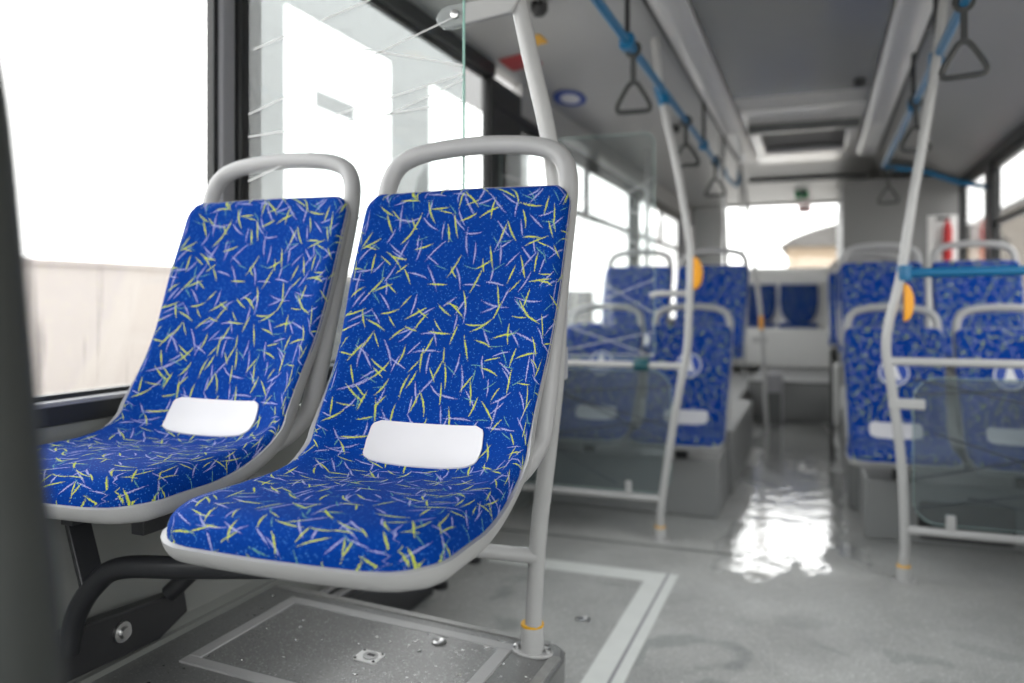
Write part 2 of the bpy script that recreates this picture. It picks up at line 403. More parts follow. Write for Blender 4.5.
def slab(fin, fout, grow, Rf, nu=34, nv=72, flip=False):
    """closed slab between the normal offsets fin(s) (flat side) and fout(s), its rim rounded over Rf(s)"""
    mb = MB(); mb.uv = []
    us = [-math.cos(PI * i / nu) for i in range(nu + 1)]
    ss = []
    for j in range(nv + 1):
        t = j / nv; c = (1 - math.cos(PI * t)) / 2; ss.append(TOT * (.65 * c + .35 * t))
    idx = []
    for side in (0, 1):
        g = []
        for s in ss:
            gr = grow[0] + (grow[1] - grow[0]) * sstep((s - .38) / .25)
            w = half_w(max(s, .0004), gr)
            row = []; oi, oo, R = fin(s), fout(s), Rf(s)
            for u in us:
                x = u * w; dx, ds0, ds1 = w - abs(x), s + .0002, TOT - s + .0002
                # distance to the outline, smooth in the rounded corners
                d = min(dx, ds0, ds1)
                if s < RC:
                    cx, cs = abs(x) - (WF + gr - RC), RC - s
                    if cx > 0: d = min(max(0, RC - (cx ** 2.3 + cs ** 2.3) ** (1 / 2.3)), dx + .02)
                k0 = max(0, min(1, d / R)); k = math.sqrt(max(0, 1 - (1 - k0) ** 2))
                p, n = surf(s, x, w)
                q = p + n * (oi + (oo - oi) * k if side == 0 else oi)
                if s < RC: q.y -= gr * (1 - s / RC)
                ex = (abs(oo - oi) * 1.0) * (1 - k0) ** 1.6
                uvx, uvy = x, s
                if ds0 < dx: uvy -= ex
                else: uvx += math.copysign(ex, x)
                row.append(len(mb.v)); mb.v.append(q); mb.uv.append((uvx, uvy))
            g.append(row)
        idx.append(g)
    for side in (0, 1):
        g = idx[side]
        for j in range(nv):
            for i in range(nu): mb.f.append((g[j][i], g[j][i + 1], g[j + 1][i + 1], g[j + 1][i]))
    a, b = idx
    loop = [(0, i) for i in range(nu)] + [(j, nu) for j in range(nv)] + [(nv, i) for i in range(nu, 0, -1)] + [(j, 0) for j in range(nv, 0, -1)]
    for k in range(len(loop)):
        (j, i), (j2, i2) = loop[k], loop[(k + 1) % len(loop)]
        mb.f.append((a[j][i], a[j2][i2], b[j2][i2], b[j][i]))
    return mb
def make_seat(label, group, badge=False, detail=1.0):
    t = thing('bus_seat', (0, 0, 0), label, 'seat', group)
    nu, nv = int(30 * detail), int(66 * detail)
    slab(lambda s: -.043 + .019 * sstep((s - .15) / .3), lambda s: 0, (0, 0), lambda s: .050 - .026 * sstep((s - .12) / .3), nu, nv).build('upholstery', 'fabric', t)
    slab(lambda s: -.041 + .023 * sstep((s - .15) / .3), lambda s: -.074 + .016 * sstep((s - .15) / .3), (.007, .000), lambda s: .020, nu, nv).build('seat_shell', 'shell', t)
    # handle: rails along both sides of the back joined by a hoop
    hp = [(-.180, -.0, .435), (-.192, .050, .452), (-.200, .088, .475)]
    zs = [(.50, .112), (.58, .146), (.68, .182), (.78, .218), (.88, .254)]
    for z, y in zs: hp.append((-.204, y + .004, z))
    hp += [(-.205, .276, .95), (-.199, .287, .998), (-.178, .295, 1.032), (-.135, .300, 1.051), (-.07, .303, 1.060), (0, .304, 1.063)]
    hp = hp + [(-x, y, z) for x, y, z in hp[-2::-1]]
    pts = catmull(hp, 4)
    MB().tube(pts, .0195, 16).build('grab_handle', 'handle', t)
    # oblong white plate at the small of the back
    pl = MB(); nn = 24; mm = 14; sA, sB = S_BEND - .008, S_BEND + .082
    ids = {}
    for side in (0, 1):
        for j in range(mm + 1):
            for i in range(nn + 1):
                s = sA + (sB - sA) * j / mm
                e = 0; rr = .016
                ds = min(s - sA, sB - s)
                hw = .112 + .004 * (1 - abs(2 * j / mm - 1)) - (.0 if ds > rr else rr - math.sqrt(max(0, rr * rr - (rr - ds) ** 2)))
                x = (2 * i / nn - 1) * hw
                p, n = surf(s, x, 0)
                ids[side, j, i] = len(pl.v); pl.v.append(p + n * (.003 if side == 0 else -.004))
    for side in (0, 1):
        for j in range(mm):
            for i in range(nn): pl.f.append((ids[side, j, i], ids[side, j, i + 1], ids[side, j + 1, i + 1], ids[side, j + 1, i]))
    for j in range(mm):
        for i in (0, nn): pl.f.append((ids[0, j, i], ids[0, j + 1, i], ids[1, j + 1, i], ids[1, j, i]))
    for i in range(nn):
        for j in (0, mm): pl.f.append((ids[0, j, i], ids[0, j, i + 1], ids[1, j, i + 1], ids[1, j, i]))
    pl.build('back_plate', 'plate', t, label='smooth white oblong plate low on the backrest')
    if badge:
        c, n = surf(S_BEND + .33, 0, 0)
        ax_x = Vector((1, 0, 0)); up = Vector((0, -n.z, n.y)); up = -up if up.z < 0 else up
        def flat(poly, o0, o1):
            m = MB(); k = len(poly)
            P = lambda p, o: c + ax_x * p[0] + up * p[1] + n * o
            return m.add([P(p, o0) for p in poly] + [P(p, o1) for p in poly], [tuple(range(k)), tuple(range(k, 2 * k))[::-1]] + [(i, (i + 1) % k, k + (i + 1) % k, k + i) for i in range(k)])
        circ = lambda r, cx=0, cy=0, k=28: [(cx + r * math.cos(2 * PI * i / k), cy + r * math.sin(2 * PI * i / k)) for i in range(k)]
        b1 = flat(circ(.068), .000, .003).build('badge_rim', 'signwhite', t)
        flat(circ(.061), .003, .004).build('badge_disc', 'signblue', b1)
        fg = flat(circ(.015, 0, .036, 16), .004, .005)
        for poly in ([(-.014, .022), (.014, .022), (.022, -.008), (.034, -.030), (-.034, -.030), (-.022, -.008)], [(-.040, -.034), (.040, -.034), (.036, -.040), (-.036, -.040)]):
            q = flat(poly, .004, .005); fg.add(q.v, q.f)
        fg.build('badge_figure', 'signwhite', b1)
    return t

# near pair (on the podium)
seatA = make_seat('large blue patterned seat in the foreground beside the aisle pole, nearest the camera', 'pair of seats on the near podium')
seatA.location = (-.664, 1.235, ZP)
seatB = dup(seatA, (-1.203, 1.305, ZP + .012), 'blue patterned window seat in the foreground, left of the nearest seat', 'pair of seats on the near podium')
# far seats
far = make_seat('blue seat with round badge left of the aisle, front far row behind the left pole', 'far row seats at floor level', badge=True, detail=.6)
FL = [(-.655, 4.23, .0), ]
far.location = (-.655, 4.24, 0)
dup(far, (-1.145, 4.24, 0), 'blue seat with round badge by the left windows, seen through the glass screen')
dup(far, (.345, 4.14, 0), 'blue seat with round badge directly behind the right pole, beside the aisle')
dup(far, (.835, 4.14, 0), 'blue seat with round badge at the right edge of the picture, front row')
g2 = make_seat('raised blue seat beside the aisle in the second left row', 'raised far seats on the rear podiums', detail=.6)
g2.location = (-.635, 5.05, ZP)
dup(g2, (-1.12, 5.05, ZP), 'raised blue seat by the left windows in the second row')
dup(g2, (.345, 4.93, ZP), 'raised blue seat beside the aisle in the second right row')
dup(g2, (.83, 4.93, ZP), 'raised blue seat by the right windows in the second row')
dup(g2, (.30, 6.80, ZP), 'raised blue seat farthest back on the right, only its left edge showing')
dup(g2, (.345, 5.85, ZP), 'raised blue seat in the third right row behind the second')

# ------------------------------------------------------------------ dark frame under the near pair
def seat_frame():
    t = thing('seat_support', (XL, 1.2, ZP), 'black tubular seat frame bracing the near seats to the left wall', 'seat frame')
    o = Vector((XL, 1.2, ZP))
    def tb(pts, r, name, mat='black'):
        m = MB().tube(catmull(pts, 6), r, 14); m.v = [v - o for v in m.v]; return m.build(name, mat, t)
    z = ZP + .285
    tb([(-.66, 1.10, z + .035), (-.80, 1.09, z + .02), (-1.02, 1.08, z - .004), (-1.16, 1.08, z - .022), (-1.22, 1.08, z - .06), (-1.265, 1.08, z - .12), (-1.285, 1.08, z - .19)], .0195, 'front_tube')
    tb([(-.62, 1.36, z + .05), (-.85, 1.36, z + .03), (-1.05, 1.36, z - .01), (-1.14, 1.36, z - .045), (-1.21, 1.36, z - .09), (-1.29, 1.33, z - .17)], .019, 'rear_tube')
    for xa, ya in ((-1.33, 1.12), (-1.22, 1.30)):
        m = MB().bar((xa, ya, ZP + .385), (xa + .10, ya + (-.035 if ya < 1.2 else .06), z - (.065 if ya < 1.2 else .035)), .042, .016); m.v = [v - o for v in m.v]; m.build('strut', 'black', t, bevel=.003)
    for xa in (-.60, -.76, -1.12, -1.29):
        m = MB().bar((xa, 1.08, ZP + .345), (xa, 1.42, ZP + .345), .03, .04); m.v = [v - o for v in m.v]; m.build('seat_rail', 'black', t, bevel=.003)
    m = MB().prism([(1.00, ZP + .04), (1.30, ZP + .03), (1.38, ZP + .06), (1.37, ZP + .11), (1.10, ZP + .13), (1.00, ZP + .13)], XL + .152, XL + .185, 'X')
    m.v = [v - o for v in m.v]; br = m.build('wall_bracket', 'black', t, bevel=.004)
    m = MB().lathe([(.020, 0), (.020, .006), (.012, .007), (.011, .016), (.002, .017)], (XL + .185, 1.20, ZP + .085), 6 * 3, 'X'); m.v = [v - o for v in m.v]; m.build('bolt', 'steel', br)
    for p in ((-.62, 1.08), (-.40, 1.12)):
        pass
    m = MB().tube([(-.46, 1.40, ZP + .305), (-.60, 1.30, ZP + .30), (-.80, 1.22, ZP + .335)], .016); m.v = [v - o for v in m.v]
    return t
seat_frame()

# ------------------------------------------------------------------ poles
def flange(t, x, y, z, mat='steel'):
    poly = [(.047 * math.copysign(abs(math.cos(a)) ** .9, math.cos(a)), .031 * math.sin(a)) for a in [2 * PI * k / 28 for k in range(28)]]
    m = MB().prism(poly, 0, .007, 'Z'); f = m.build('base_socket', 'pole', t, bevel=.002)
    MB().lathe([(.026, .007), (.0255, .056), (.024, .060)], (0, 0, 0), 28).build('socket_sleeve', 'pole', f)
    for sx in (-1, 1):
        MB().lathe([(.008, .006), (.008, .014), (.004, .016)], (sx * .036, 0, 0), 12).build('screw', 'steel', f)
    MB().lathe([(.020, .060), (.0255, .0605), (.0255, .066), (.020, .067)], (x, y, z), 28).build('collar', 'yellow', t, label='yellow rubber collar')
def pole(name, label, pts, base=True, r=.0185, group=None, btn=None):
    P = catmull(pts, 10); o = Vector(pts[0])
    t = thing(name, o, label, 'pole', group)
    m = MB().tube([p - o for p in P], r, 18); m.build('tube', 'pole', t)
    if base: flange(t, 0, 0, 0)
    return t
# near pole : foot on the podium's back right corner, bulging towards the aisle
NP = [(-.585, 1.655, .326), (-.577, 1.645, ZP + .08), (-.562, 1.63, ZP + .24), (-.540, 1.63, ZP + .42), (-.520, 1.63, ZP + .62), (-.518, 1.63, ZP + .85), (-.534, 1.63, ZP + 1.06), (-.588, 1.63, ZP + 1.30), (-.65, 1.63, ZP + 1.6), (-.67, 1.63, 2.22)]
p = pole('grab_pole', 'bent silver grab pole with yellow collar standing on the near podium', NP)
o = Vector(NP[0])
m = MB().tube([Vector((-.565, 1.63, ZP + .187)) - o, Vector((-.70, 1.60, ZP + .196)) - o, Vector((-.80, 1.54, ZP + .21)) - o, Vector((-.86, 1.42, ZP + .30)) - o], .0165, 14); m.build('cross_tube', 'pole', p)
m = MB().box(.050, .076, -.022, .022, .60, .675); m.build('clamp', 'pole', p, bevel=.006)
m = MB().prism([(-.03, 1.392), (-.18, 1.376), (-.195, 1.378), (-.205, 1.386), (-.209, 1.398), (-.205, 1.410), (-.195, 1.420), (-.18, 1.425), (.0, 1.435)], -.055, -.035, 'Y'); cl = m.build('glass_bracket', 'pole', p, bevel=.004)
MB().lathe([(.010, -.055), (.010, -.062), (.004, -.064)], (-.160, 0, 1.402), 12, 'Y').build('screw', 'steel', cl)
MB().box(-.09, -.02, -.03, -.01, 1.44, 1.465).build('top_bracket', 'black', p, bevel=.004)

# mid left pole with rails to the wall
YM = 3.66
LP = [(-.675, YM, 0), (-.675, YM, .06), (-.665, YM, .20), (-.60, YM, .62), (-.555, YM, .86), (-.545, YM, 1.02), (-.535, YM, 1.28), (-.55, YM, 1.42), (-.60, YM, 1.72), (-.665, YM, 2.02), (-.70, YM, 2.30)]
p = pole('grab_pole', 'bent silver pole beside the aisle on the left, joined to the glass screen rails', LP)
o = Vector(LP[0])
def part_tube(p, o, pts, r, name, mat='pole', parent=None):
    m = MB().tube([Vector(q) - Vector(o) for q in pts], r, 16); return m.build(name, mat, parent or p)
part_tube(p, o, [(-.56, YM, .80), (XL, YM, .80)], .0165, 'upper_rail')
part_tube(p, o, [(-.665, YM, .19), (XL, YM, .19)], .0165, 'lower_rail')
part_tube(p, o, [(-.55, YM, 1.13), (-.68, YM, 1.13), (-.72, YM + .01, 1.12)], .015, 'glass_arm')
part_tube(p, o, [(-.655, YM, 1.99), (-.68, YM, 2.08)], .026, 'rail_clamp', 'blue')
MB().box(-.16, -.13, -.012, .012, .205, .262).build('glass_clamp', 'pole', p, bevel=.004)
MB().lathe([(.024, -.034), (.028, -.02), (.028, .02), (.024, .034)], (-.085, 0, .80), 20, 'X').build('glass_clamp', 'teal', p, label='dark teal clamp ring on the rail')
m = MB().prism([(q[0] + .0, q[1]) for q in [(.018 + .040 * math.sin(PI * k / 12), 1.24 + .075 * -math.cos(PI * k / 12)) for k in range(13)]], -.02, .02, 'Y')
m.v = [v + Vector((.134, 0, -.02)) for v in m.v]; m.build('stop_button', 'button', p, bevel=.006, label='amber stop button on the pole')

# right pole
YR = 3.46
RP = [(.312, YR, 0), (.312, YR, .06), (.316, YR, .16), (.305, YR, .45), (.275, YR, .72), (.250, YR, .90), (.262, YR, 1.02), (.300, YR, 1.18), (.345, YR, 1.50), (.385, YR, 1.75), (.425, YR, 2.02), (.46, YR, 2.33)]
p = pole('grab_pole', 'bent silver pole on the right of the aisle with rails running right', RP)
o = Vector(RP[0])
part_tube(p, o, [(.258, YR, .86), (XR, YR, .86)], .0165, 'upper_rail')
part_tube(p, o, [(.318, YR, .205), (XR, YR, .205)], .0165, 'lower_rail')
part_tube(p, o, [(.315, YR, 1.205), (XR, YR, 1.215)], .018, 'blue_rail', 'blue')
MB().lathe([(.026, -.03), (.028, -.02), (.028, .02), (.026, .03)], (.003, 0, 1.205), 20, 'Z').build('rail_joint', 'blue', p)
MB().box(-.055, .075, -.016, .016, .675, .715).build('glass_arm', 'pole', p, bevel=.006)
MB().box(.145, .180, -.012, .012, .215, .275).build('glass_clamp', 'pole', p, bevel=.004)
m = MB().prism([(.0 + .036 * math.sin(PI * k / 12), 1.09 + .075 * -math.cos(PI * k / 12)) for k in range(13)], -.02, .02, 'Y')
m.build('stop_button', 'button', p, bevel=.006, label='amber stop button on the pole')

# farther poles
p = pole('grab_pole', 'thin white pole with an orange button near the rear step', [(-.40, 7.0, 0), (-.44, 7.0, .9), (-.50, 7.0, 1.4), (-.56, 7.0, 1.9), (-.62, 7.0, 2.26)], base=False)
MB().box(-.06, -.025, -.02, .02, .85, .97).build('stop_button', 'button', p, bevel=.01)
MB().box(-.12, .0, -.012, .012, .74, .79).build('side_bracket', 'pole', p, bevel=.006)
pole('grab_pole', 'slim upright pole against the left windows, behind the far left seats', [(-1.22, 6.0, ZP), (-1.22, 6.05, 1.2), (-1.22, 6.1, 2.25)], base=False)
pole('grab_pole', 'slim upright pole at the left of the rear window', [(-.60, 5.75, ZP), (-.60, 5.75, 1.4), (-.64, 5.75, 2.25)], base=False, r=.015)
pole('grab_pole', 'dark slim strap-like pole in the aisle before the rear window', [(-.70, 8.4, .30), (-.70, 8.4, 1.4), (-.74, 8.4, 2.25)], base=False, r=.013)

# the out of focus post beside the camera
m = MB().tube(catmull([(-.403, .296, .55), (-.405, .295, .86), (-.408, .293, .943), (-.414, .291, .995), (-.421, .289, 1.069), (-.431, .285, 1.189), (-.444, .28, 1.289), (-.47, .27, 1.6), (-.50, .26, 2.25)], 6), .034, 20)
pm = thing('partition_post', (-.403, .296, 0), 'dark grey blurred post at the far left edge, right beside the camera', 'post')
m.v = [v - Vector((-.403, .296, 0)) for v in m.v]; m.build('post_tube', 'post', pm)
MB().tube([(0, 0, .0), (0, 0, .56)], .034, 20).build('lower_tube', 'post', pm)

# ------------------------------------------------------------------ glass screens
def screen(name, x0, x1, y, z0, z1, mat, label, lines, lmat, r=.08, corners=(1, 1, 1, 1), lw=.006):
    t = thing(name, ((x0 + x1) / 2, y, z0), label, 'glass screen'); o = Vector(t.location)
    m = MB().prism(rrect(x0, x1, z0, z1, r, 8, corners), y - .003, y + .003, 'Y'); m.v = [v - o for v in m.v]; m.build('pane', mat, t, smooth=False)
    # polished green edge
    poly = rrect(x0, x1, z0, z1, r, 8, corners)
    if y < 2:   # only the free vertical edge shows
        pe = [p for p in poly if p[0] > x1 - r * .999] ; pe.sort(key=lambda p: p[1])
        MB().tube([Vector((p[0], y, p[1])) - o for p in pe], .003, 6).build('edge', 'gedge', t, label='green polished edge')
    else: MB().tube([Vector((p[0], y, p[1])) - o for p in poly], .0026, 6, closed=True).build('edge', 'gedge2', t)
    m = MB()
    for (a, b) in lines:
        pa = Vector((x0 + a[0] * (x1 - x0), y - .0045, z0 + a[1] * (z1 - z0))); pb = Vector((x0 + b[0] * (x1 - x0), y - .0045, z0 + b[1] * (z1 - z0)))
        m.bar(pa - o, pb - o, .001, lw)
    m.build('etched_line', lmat, t, smooth=False)
    return t
near_lines = [((.028, .717), (.598, .782)), ((0, .586), (.963, .726)), ((.3, .72), (1, .636)), ((.4, .565), (1, .62)), ((0, .54), (1, .57)), ((0, .45), (1, .61)), ((0, .30), (1, .42))]
screen('glass_screen', -1.30, -.725, 1.60, .85, 2.05, 'panel', 'clear glass screen with fine crossing lines behind the near seats', near_lines, 'etch', r=.05, lw=.003)
mid_lines = [((0, .08), (1, .35)), ((0, .62), (1, .20)), ((.0, .40), (1, .80)), ((.1, .99), (.9, .5)), ((0, .85), (1, .62)), ((.3, .01), (1, .12)), ((.2, .0), (1, .02)), ((0, .25), (1, .01))]
screen('glass_screen', XL + .01, -.70, YM, .83, 1.87, 'panel2', 'clear upper glass screen with crossing lines before the far left seats', mid_lines, 'etch2', r=.05, lw=.004)
low_lines = [((0, .75), (1, .88)), ((.0, .9), (1, .55)), ((0, .35), (1, .62)), ((0, .55), (.7, .05)), ((.1, .98), (1, .40))]
screen('glass_screen', XL + .01, -.625, YM, .215, .775, 'smoked', 'tinted lower glass screen below the left rail', low_lines, 'etchdark', r=.09, corners=(0, 1, 1, 0), lw=.007)
low2 = [((0, .88), (1, .99)), ((.0, .99), (1, .70)), ((0, .30), (1, .64)), ((.1, .62), (1, .26)), ((0, .10), (.5, .24)), ((.25, .20), (1, .04))]
screen('glass_screen', .345, XR - .01, YR, .235, .80, 'smoked', 'tinted lower glass screen below the right rail', low2, 'etchdark', r=.09, corners=(1, 0, 0, 1), lw=.007)

# ------------------------------------------------------------------ shell of the bus
struct('floor', MB().box(XL - .06, XR + .06, YF, YB, -.08, 0), 'floor', 'grey speckled vinyl floor, wet along the aisle', smooth=False)
struct('floor_rear', MB().box(-.598, .14, 7.65, YB, .001, .354), 'podside', 'grey step up at the rear of the aisle', smooth=False, bevel=.01)['kind'] = 'structure'
struct('trim_1', MB().box(-.598, .14, 7.64, 7.70, .345, .360), 'trimdark', 'dark edge of the rear step', smooth=False)
WT = 2.18      # glass top
SB = .895      # sill
# left wall
struct('wall_left', MB().box(XL - .05, XL, YF, YB, -.08, SB - .055), 'wallp', 'light grey side panel below the left windows', smooth=False)
struct('trim_25', MB().prism([(XL + .001, .0), (XL + .15, .0), (XL + .15, .40), (XL + .001, SB - .12)], YF, 1.727, 'Y'), 'wallp', 'sloping grey panel at the foot of the left wall beside the near podium', smooth=False)
m = MB().box(XL - .05, XL + .012, YF, YB, SB - .052, SB - .014); struct('trim_2', m, 'rubber', 'black band under the left windows')
m = MB().box(XL - .05, XL + .020, YF, YB, SB - .013, SB - .003); struct('trim_3', m, 'trimgrey', 'thin grey ledge under the left windows', bevel=.003)
m = MB().box(XL - .05, XL + .01, YF, 3.60, WT, 2.25); m.box(XL - .05, XL + .01, 3.60, YB, 2.04, 2.075); struct('trim_4', m, 'rubber', 'black header above the left windows', bevel=.005)
struct('trim_24', MB().box(XL - .05, XL + .005, 3.98, YB, 2.075, 2.25), 'ceil', 'grey panel above the far left windows', smooth=False)
LPIL = [(1.705, 1.76, 'trimgrey', -.004), (1.76, 1.85, 'rubber', .012), (3.56, 3.98, 'rubber', .004), (6.75, 7.0, 'rubber', .004), (9.3, YB, 'trimgrey', .0), (YF, -1.3, 'trimgrey', 0)]
for i, (a, b, mt, dx) in enumerate(LPIL):
    struct('trim_%d' % (5 + i), MB().box(XL - .05, XL + dx, a, b, SB - .003, WT), mt, 'window pillar on the left wall', bevel=.008)
# left windows
def window(n, x, y0, y1, z0, z1, mat, label, sash=None, side=-1):
    t = sroot('window_%d' % n, label)
    m = MB().box(x - .003, x + .003, y0, y1, z0, z1); m.build('pane', mat, t, smooth=False)
    fr = .016; m = MB()
    xa, xb = x - .012, x + .012
    m.box(xa, xb, y0, y0 + fr, z0, z1).box(xa, xb, y1 - fr, y1, z0, z1).box(xa, xb, y0, y1, z0, z0 + fr * .6).box(xa, xb, y0, y1, z1 - fr, z1)
    m.build('frame', 'rubber', t, smooth=False)
    if sash:
        m = MB()
        m.box(xa - .004, xb + .004, y0 + .02, y1 - .02, sash - .018, sash + .018)
        m.box(xa - .004, xb + .004, (y0 + y1) / 2 - .02, (y0 + y1) / 2 + .02, sash, z1)
        m.box(xa - .004, xb + .004, y0 + .02, y1 - .02, z1 - .05, z1 - .015)
        m.build('vent_sash', 'black', t, smooth=False)
    return t
GX = XL - .03
window(1, GX, -1.3, 1.705, SB - .003, WT, 'winglass1', 'large left window beside the near seats')
window(2, GX, 1.85, 3.56, SB - .003, WT, 'winglass', 'left window behind the near seats')
window(3, GX, 3.98, 6.75, SB - .003, 2.05, 'winglass', 'left window with vent sash', sash=1.68)
window(4, GX, 7.0, 9.3, SB - .003, 2.05, 'winglass', 'rearmost left window', sash=1.68)
# right wall
struct('wall_right', MB().box(XR, XR + .05, YF, YB, -.08, SB - .05), 'wallp', 'grey side panel below the right windows', smooth=False)
struct('trim_12', MB().box(XR - .01, XR + .05, YF, YB, 2.03, 2.12), 'rubber', 'black header above the right windows', bevel=.01)
struct('trim_13', MB().box(XR - .015, XR + .05, YF, YB, SB - .05, SB - .01), 'trimgrey', 'ledge under the right windows', bevel=.004)
for i, (a, b) in enumerate([(YF, -1.3), (.9, 1.0), (3.3, 3.5), (6.2, 6.42), (7.5, YB)]):
    struct('trim_%d' % (14 + i), MB().box(XR - .012, XR + .05, a, b, SB - .01, 2.03), 'black', 'window pillar on the right wall', bevel=.008)
window(5, XR + .02, -1.3, .9, SB - .01, 2.03, 'winglass', 'front right window')
window(6, XR + .02, 1.0, 3.3, SB - .01, 2.03, 'winglass', 'right window beside the aisle')
window(7, XR + .02, 3.5, 6.2, SB - .01, 2.03, 'winglass', 'right window beside the far seats', sash=1.62)
window(8, XR + .02, 6.42, 7.5, SB - .01, 2.03, 'winglass', 'small rear right window')
# ceiling with coves
m = MB()
def sect(pts, y0, y1):
    m = MB(); n = len(pts)
    m.add([(x, y0, z) for x, z in pts] + [(x, y1, z) for x, z in pts], [(i, i + 1, n + i + 1, n + i) for i in range(n - 1)])
    m.add([(x, y0, z + .04) for x, z in pts] + [(x, y1, z + .04) for x, z in pts], [(i, i + 1, n + i + 1, n + i) for i in range(n - 1)]); return m
cl = [(XL - .05, 2.24), (XL + .01, 2.245), (XL + .10, 2.258), (-1.05, 2.30), (-.80, 2.33), (-.66, ZC)]
cr = [(XR + .05, 2.10), (XR - .02, 2.11), (XR - .10, 2.14), (.80, 2.24), (.62, 2.30), (.46, ZC)]
struct('ceiling', MB().box(-.66, .46, YF, 7.7, ZC, ZC + .05), 'ceil', 'grey ceiling panel above the aisle', smooth=False)
struct('ceiling_pale_lit', MB().box(-.49, .29, 5.5, 7.65, ZC - .006, ZC), 'ceilwhite_lit', 'glossy ceiling panel around the roof hatch, colour lightened for reflected window light', smooth=False)  # paler than the ceiling: brightness reflected from the rear window, put into the colour
struct('ceiling_left', sect(cl, YF, YB), 'ceil', 'sloping ceiling cove above the left windows')
struct('ceiling_right', sect(cr, YF, YB), 'ceil', 'sloping ceiling cove above the right windows')
struct('ceiling_gloss', MB().box(-.49, .29, YF, 5.1, ZC - .012, ZC), 'ceilgloss', 'glossy darker panel down the middle of the ceiling', bevel=.004)
m = MB().prism([(7.7, ZC), (7.7, ZC + .05), (YB, ZC + .05), (YB, 2.27)], XL - .05, XR + .05, 'X'); struct('ceiling_rear', m, 'ceilrear', 'rear ceiling stepping down towards the rear window', smooth=False)
m = MB().box(-.66, .46, 8.45, 8.52, 2.29, 2.325); struct('trim_20', m, 'trimdark', 'dark seam across the rear ceiling')
# roof beyond the ceiling, outer shell blocks stray light
struct('roof', MB().box(XL - .08, XR + .08, YF - .05, YB + .05, 2.44, 2.5), 'trimgrey', 'bus roof', smooth=False)
# light ducts along the ceiling
for nm, x0, x1, lab in (('left', -.655, -.50, 'long grey light duct along the left of the ceiling'), ('right', .30, .455, 'long grey light duct along the right of the ceiling')):
    t = thing('light_duct', ((x0 + x1) / 2, 0, ZC), lab, 'light duct', 'ceiling light ducts')
    w = (x1 - x0) / 2
    m = MB().prism([(-w, 0), (-w, -.03), (-w * .6, -.055), (w * .6, -.055), (w, -.03), (w, 0)], YF + .02, 7.2, 'Y'); m.build('cover', 'duct', t)
    s = -1 if nm == 'left' else 1
    MB().box(s * w * 1.0 - .012, s * w * 1.0 + .012, YF + .02, 7.2, -.035, -.002).build('gap_strip', 'rubber', t)
    for k, y in enumerate((1.9, 5.9)):
        MB().box(-w * .55, w * .55, y, y + .9, -.062, -.054).build('lamp_lens', 'lamp', t, bevel=.004)
# roof hatch
t = thing('roof_hatch', (-.10, 6.45, ZC), 'roof hatch with pale frame and dark opening in the rear ceiling', 'roof hatch')
m = MB()
for b in ((-.36, .36, -.50, -.42), (-.36, .36, .42, .50), (-.36, -.29, -.50, .50), (.29, .36, -.50, .50)): m.box(b[0], b[1], b[2], b[3], -.06, -.001)
m.build('hatch_frame', 'ceilwhite_lit', t, bevel=.01)
MB().box(-.29, .29, -.42, .42, -.02, -.002).build('dark_opening', 'dark', t)
MB().box(-.30, .30, .35, .41, -.05, -.022).build('inner_ledge', 'trimgrey', t)
m = MB().box(-.37, .37, -.515, -.50, -.065, -.001); m.build('front_edge', 'trimdark', t)
# small dark sensors on the ceiling
t = tag(MB().lathe([(.035, 0), (.035, -.03), (.02, -.05)], (0, 0, 0), 18).build('ceiling_camera', 'dark', loc=(0, 0, 0)), 'small round black camera on the right side of the ceiling', 'camera', 'ceiling cameras')
t.location = (.22, 4.9, ZC - .003)
dup(t, (-.93, 5.6, 2.31), 'small round black camera above the left windows beside a hanging strap')
dup(t, (-1.05, 3.05, 2.295), 'small round black camera high beside the near pole')
t = tag(MB().box(-.16, .16, -.05, .05, -.05, -.002).build('ceiling_speaker', 'dark', loc=(0, 0, 0), bevel=.01), 'dark oblong fitting on the ceiling cove at the top, right of the near pole', 'speaker'); t.location = (-.78, 2.31, 2.325)

# rear wall
rwx0, rwx1, rz0, rz1 = -1.1, .22, 1.49, 2.24
m = MB().box(XL, XR, YB, YB + .05, 0, rz0); m.box(XL, rwx0, YB, YB + .05, rz0, 2.44); m.box(rwx1, XR, YB, YB + .05, rz0, 2.44); m.box(rwx0, rwx1, YB, YB + .05, rz1, 2.44)
struct('wall_back', m, 'white', 'white rear wall around the rear window', smooth=False)
t = sroot('window_9', 'wide rear window'); MB().box(rwx0, rwx1, YB + .02, YB + .026, rz0, rz1).build('pane', 'winglass', t, smooth=False)
m = MB().box(rwx0, rwx1, YB - .02, YB + .01, rz0 - .03, rz0); m.box(rwx0 - .03, rwx0, YB - .02, YB + .01, rz0 - .03, rz1); m.box(rwx1, rwx1 + .03, YB - .02, YB + .01, rz0 - .03, rz1)
m.build('frame', 'white', t, bevel=.01)
# engine tower
M['cab'] = plain('cabinet_panel', (.22, .22, .22), .5, noise=.04, nscale=3)
tw = thing('equipment_cabinet', (.65, 8.5, 0), 'tall pale cabinet filling the rear right corner', 'cabinet')
MB().prism(rrect(-.45, .43, 0, 2.12, .05, 5), -1.05, 1.4, 'Y').build('cabinet_body', 'cab', tw)
MB().box(.20, .42, -1.06, -1.05, .3, 1.80).build('front_panel', 'white', tw, bevel=.005)
# extinguisher
t = thing('fire_extinguisher', (.985, 7.36, 1.42), 'small red fire extinguisher mounted on the pale rear cabinet', 'fire extinguisher')
MB().lathe([(.030, 0), (.036, .02), (.036, .26), (.025, .30), (.015, .32), (.015, .34)], (0, 0, 0), 20).build('cylinder', 'red', t)
MB().box(-.08, .02, -.012, .012, .33, .36).build('valve_lever', 'dark', t, bevel=.004)
MB().box(-.05, .05, .045, .075, .12, .16).build('wall_clip', 'steel', t)
